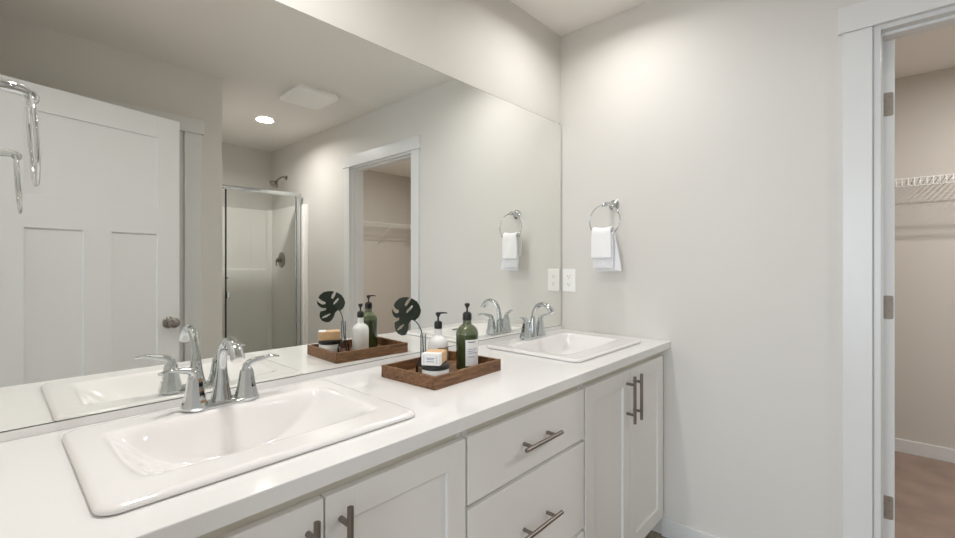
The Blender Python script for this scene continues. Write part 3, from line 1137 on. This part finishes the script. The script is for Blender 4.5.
H1 = [(-1.190, 1.101), (-1.186, 1.096), (-1.194, 1.087), (-1.207, 1.078), (-1.211, 1.080), (-1.208, 1.087)]
H2 = [(-1.221, 1.047), (-1.220, 1.043), (-1.233, 1.034), (-1.247, 1.031), (-1.251, 1.033), (-1.242, 1.040)]
cu = bpy.data.curves.new('leaf_outline', 'CURVE')
cu.dimensions = '2D'
cu.fill_mode = 'BOTH'
cu.extrude = 0.0005
ox, oz = -1.160, TZ + 0.006
for pts in (OUT, H1, H2):
    sp = cu.splines.new('POLY')
    sp.points.add(len(pts) - 1)
    for i, (px, pz) in enumerate(pts):
        sp.points[i].co = (px - ox, pz - oz, 0, 1)
    sp.use_cyclic_u = True
tmp = bpy.data.objects.new('leaf_outline', cu)
COL.objects.link(tmp)
bpy.context.view_layer.update()
me = bpy.data.meshes.new_from_object(tmp.evaluated_get(bpy.context.evaluated_depsgraph_get()))
bpy.data.objects.remove(tmp)
bm = bmesh.new(); bm.from_mesh(me)
bmesh.ops.remove_doubles(bm, verts=bm.verts, dist=1e-5)
bmesh.ops.triangulate(bm, faces=bm.faces)
bmesh.ops.subdivide_edges(bm, edges=[e for e in bm.edges if e.calc_length() > 0.012], cuts=2, use_grid_fill=False)
bmesh.ops.triangulate(bm, faces=bm.faces)
for v in bm.verts:
    x, z, t_ = v.co.x, v.co.y, v.co.z
    cxl, czl = -0.050, 1.075 - oz
    d2_ = ((x - cxl) ** 2 + (z - czl) ** 2)
    v.co = Vector((x, 0.0165 + t_ - d2_ * 2.6, z))
obj('leaf_blade', bm, M['leaf'], lf, True, 60)
bm = B()
path = smooth_path([(0.014, 0.004, 0.0), (0.008, 0.002, 0.03), (0.003, 0.0, 0.07), (-0.001, 0.0, 0.115), (-0.007, 0.003, 0.138), (-0.019, 0.009, 0.158), (-0.036, 0.0155, 0.169)], 6)
tube(bm, path, 0.0016, 8)
obj('stem', bm, M['stem'], lf, True, 60)


# ------------------------------------------------------------------ ceiling fixtures
for i, (cx_, cy_, pw) in enumerate(CAN_SPOTS):
    lab = ['round recessed ceiling light above the right sink', 'round recessed ceiling light above the left sink',
           'round recessed ceiling light near the shower, seen glowing in the mirror'][i]
    cl = thing('recessed_light', lab, 'ceiling light', (cx_, cy_, H - 0.0005), 0, 'recessed ceiling lights')
    bm = B()
    lathe(bm, [(0.088, 0.0), (0.088, -0.004), (0.078, -0.009), (0.060, -0.009), (0.0565, -0.003), (0.0565, 0.0)], 40)
    obj('trim_ring', bm, M['fan'], cl, True, 40)
    bm = B()
    lathe(bm, [(0.0560, -0.0092), (0.0560, -0.0098), (0.0, -0.0105)], 40)
    obj('lens', bm, M['lens'], cl, True, 40)
cl = thing('ceiling_lamp', 'flat round ceiling lamp inside the closet', 'ceiling light', (0.93, -2.1, H - 0.0005))
bm = B(); lathe(bm, [(0.13, 0), (0.13, -0.014), (0.125, -0.018), (0.12, -0.018)], 40)
obj('rim', bm, M['fan'], cl, True, 40)
bm = B(); lathe(bm, [(0.119, -0.0185), (0.115, -0.022), (0, -0.028)], 40)
obj('lens', bm, M['closet_lens'], cl, True, 40)

ef = thing('exhaust_fan', 'white square exhaust fan cover on the ceiling, seen in the mirror', 'fan', (-0.505, -1.79, H))
bm = B()
p = rrect(-0.150, 0.150, -0.165, 0.165, 0.03, 6)
loft(bm, [[(x * 0.93, y * 0.93, -0.0005) for x, y in p], [(x * 0.96, y * 0.96, -0.014) for x, y in p]])
obj('grille_base', bm, M['fan'], ef, True, 40)
bm = B()
loft(bm, [[(x, y, -0.0185) for x, y in p], [(x, y, -0.031) for x, y in p], [(x * 0.985, y * 0.985, -0.034) for x, y in p]])
obj('cover_panel', bm, M['fan'], ef, True, 40)
bm = B(); bx(bm, -0.135, 0.135, -0.148, 0.148, -0.0184, -0.0142)
obj('shadow_gap', bm, M['slot'], ef)  # solid dark block painted as the shade between base and cover

# ------------------------------------------------------------------ shower
SF = -2.905      # front plane of the enclosure
ss = thing('shower_surround', 'glossy white moulded shower surround in the recess', 'shower surround', ((XR + 0) / 2, (YB + SF) / 2, 0))
off = Vector((-(XR) / 2, -(YB + SF) / 2, 0))
bm = B()
g = 0.0008
bx(bm, XR + g, -g, YB + g, YB + 0.022, 0.10, 1.80, bev=0.006)
bx(bm, XR + g, XR + 0.022, YB + 0.022, SF + 0.02, 0.10, 1.80, bev=0.006)
bx(bm, -0.022, -g, YB + 0.022, SF + 0.02, 0.10, 1.80, bev=0.006)
# moulded lower wall with a ledge, rounded corner column
bx(bm, XR + 0.022, -0.022, YB + 0.022, YB + 0.06, 0.10, 1.17, bev=0.01)
lathe(bm, [(0.034, 0.10), (0.034, 1.78), (0.03, 1.795)], 24, (-0.038, YB + 0.038, 0))
o = obj('wall_panels', bm, M['surround'], ss, True, 35); shift(o, off)
bm = B()
bx(bm, -0.020, -g, SF + 0.021, SF + 0.105, 0.10, 1.795, bev=0.004)
bx(bm, -0.030, -g, SF + 0.022, SF + 0.055, 0.10, 1.797, bev=0.004)
o = obj('front_flange', bm, M['surround'], ss, True, 35); shift(o, off)
bm = B()
bx(bm, XR + g, -g, YB + g, SF + 0.06, 0.0005, 0.05, bev=0.005)
bx(bm, XR + g, -g, SF - 0.05, SF + 0.06, 0.05, 0.0995, bev=0.008)
o = obj('shower_pan', bm, M['surround'], ss, True, 35); shift(o, off)

se = thing('shower_enclosure', 'chrome framed glass shower door with fixed side panel', 'shower door', ((XR) / 2, SF, 0.1))
off = Vector((-(XR) / 2, -SF, -0.1))
XS = -0.684
bm = B(); bx(bm, XR + 0.0235, -0.031, SF - 0.018, SF + 0.018, 1.868, 1.905, bev=0.003)
o = obj('header_rail', bm, M['chrome'], se, True, 35); shift(o, off)
bm = B(); bx(bm, XR + 0.0235, -0.0235, SF - 0.018, SF + 0.018, 0.1005, 0.125, bev=0.003)
o = obj('bottom_rail', bm, M['chrome'], se, True, 35); shift(o, off)
bm = B(); bx(bm, -0.075, -0.0315, SF - 0.016, SF + 0.016, 0.126, 1.867, bev=0.003)
o = obj('wall_jamb', bm, M['chrome'], se, True, 35); shift(o, off)
bm = B(); bx(bm, XR + 0.024, XR + 0.05, SF - 0.016, SF + 0.016, 0.126, 1.867, bev=0.003)
o = obj('wall_jamb', bm, M['chrome'], se, True, 35); shift(o, off)
bm = B(); bx(bm, XS - 0.010, XS - 0.002, SF - 0.012, SF + 0.012, 0.126, 1.867, bev=0.002)
o = obj('pivot_stile', bm, M['rubber'], se); shift(o, off)
bm = B(); bx(bm, XS + 0.0, -0.078, SF - 0.003, SF + 0.003, 0.130, 1.862)
gd = obj('glass_door', bm, M['glass'], se); shift(gd, off)
bm = B()
bx(bm, XS - 0.001, XS + 0.024, SF + 0.0035, SF + 0.017, 0.930, 0.985, bev=0.002)
o = obj('clamp', bm, M['chrome'], gd); shift(o, off)
bm = B()
tube(bm, [(XS + 0.008, SF + 0.004, 1.105), (XS + 0.008, SF + 0.024, 1.105)], 0.009, 14)
o = obj('door_knob', bm, M['chrome'], gd, True); shift(o, off)
bm = B(); bx(bm, XR + 0.051, XS - 0.013, SF - 0.003, SF + 0.003, 0.126, 1.862)
o = obj('fixed_panel', bm, M['glass'], se); shift(o, off)

sh = thing('shower_fitting', 'dark metal shower head on a bent arm on the shower wall', 'shower head', (0, -3.265, 2.11))
bm = B()
lathe(bm, [(0.024, -0.0005), (0.023, -0.005), (0.012, -0.010)], 20, (0, 0, 0), 'X')
tube(bm, smooth_path([(-0.004, 0, 0), (-0.04, 0, 0.002), (-0.075, 0, -0.018), (-0.098, 0, -0.045)], 6), 0.0085, 12)
obj('arm', bm, M['dark_nickel'], sh, True, 50)
bm = B()
dv = Vector((-0.62, 0, -0.78)).normalized()
base = Vector((-0.098, 0, -0.045))
tube(bm, [base, base + dv * 0.016, base + dv * 0.030, base + dv * 0.052, base + dv * 0.058], [0.014, 0.016, 0.032, 0.052, 0.049], 24)
obj('spray_head', bm, M['dark_nickel'], sh, True, 50)

sv = thing('shower_valve', 'round chrome shower valve with a lever on the shower wall', 'shower valve', (-0.0225, -3.33, 1.267))
bm = B()
lathe(bm, [(0.080, -0.0005), (0.080, -0.004), (0.070, -0.010), (0.030, -0.014), (0.024, -0.030), (0.022, -0.045), (0.0, -0.046)], 36, (0, 0, 0), 'X')
obj('escutcheon', bm, M['nickel'], sv, True, 40)
bm = B()
tube(bm, smooth_path([(-0.036, 0, 0), (-0.055, 0.01, -0.002), (-0.068, 0.03, -0.02), (-0.07, 0.036, -0.062)], 6), [0.009] * 12 + [0.006] * 7, 12)
obj('lever', bm, M['dark_nickel'], sv, True, 50)


# ------------------------------------------------------------------ closet wire shelves
def wire_shelf(label, origin, length, depth, rz, braces, zlip=0.045):
    """local x along the wall, local y away from the wall (0 at wall), z=0 top plane"""
    r = thing('wire_shelf', label, 'shelf', origin, rz, 'white wire closet shelves')
    bm = B()
    for y, z, rad in ((0.006, 0, 0.003), (depth * 0.5, -0.003, 0.003), (depth, 0.0, 0.0034), (depth, -zlip, 0.0034)):
        tube(bm, [(0.002, y, z), (length, y, z)], rad, 8)
    obj('long_rods', bm, M['wire'], r, True, 60)
    bm = B()
    n = int(length / 0.0265)
    for k in range(n + 1):
        x = 0.01 + k * 0.0265
        if x > length - 0.004:
            break
        tube(bm, [(x, 0.004, 0.0035), (x, depth + 0.001, 0.0035), (x, depth + 0.0035, 0.0), (x, depth + 0.0035, -zlip)], 0.0023, 6)
    o = obj('cross_wires', bm, M['wire'], r, True, 60)
    o['kind'] = 'stuff'
    for xb in braces:
        bm = B()
        tube(bm, [(xb, depth - 0.002, -zlip - 0.002), (xb, 0.012, -0.235)], 0.005, 8)
        bx(bm, xb - 0.008, xb + 0.008, 0.0008, 0.014, -0.26, -0.21, bev=0.002)
        bx(bm, xb - 0.006, xb + 0.006, depth - 0.006, depth + 0.006, -zlip - 0.006, 0.004, bev=0.001)
        obj('brace', bm, M['wire'], r, True, 40)
    return r


ZSH = 1.736
# far wall shelf: runs along y at x = XC
wire_shelf('white wire shelf across the far closet wall, right edge of view', (XC - 0.0005, YC0 + 0.32, ZSH), -YC0 - 0.32 + YC1 - 0.003, 0.30, PI / 2, [0.5])
# side wall shelf: runs along x at y = YC0
wire_shelf('white wire shelf on the closet side wall, seen in the mirror', (T + 0.004, YC0 + 0.0005, ZSH + 0.003), XC - T - 0.01, 0.285, 0.0, [1.255])
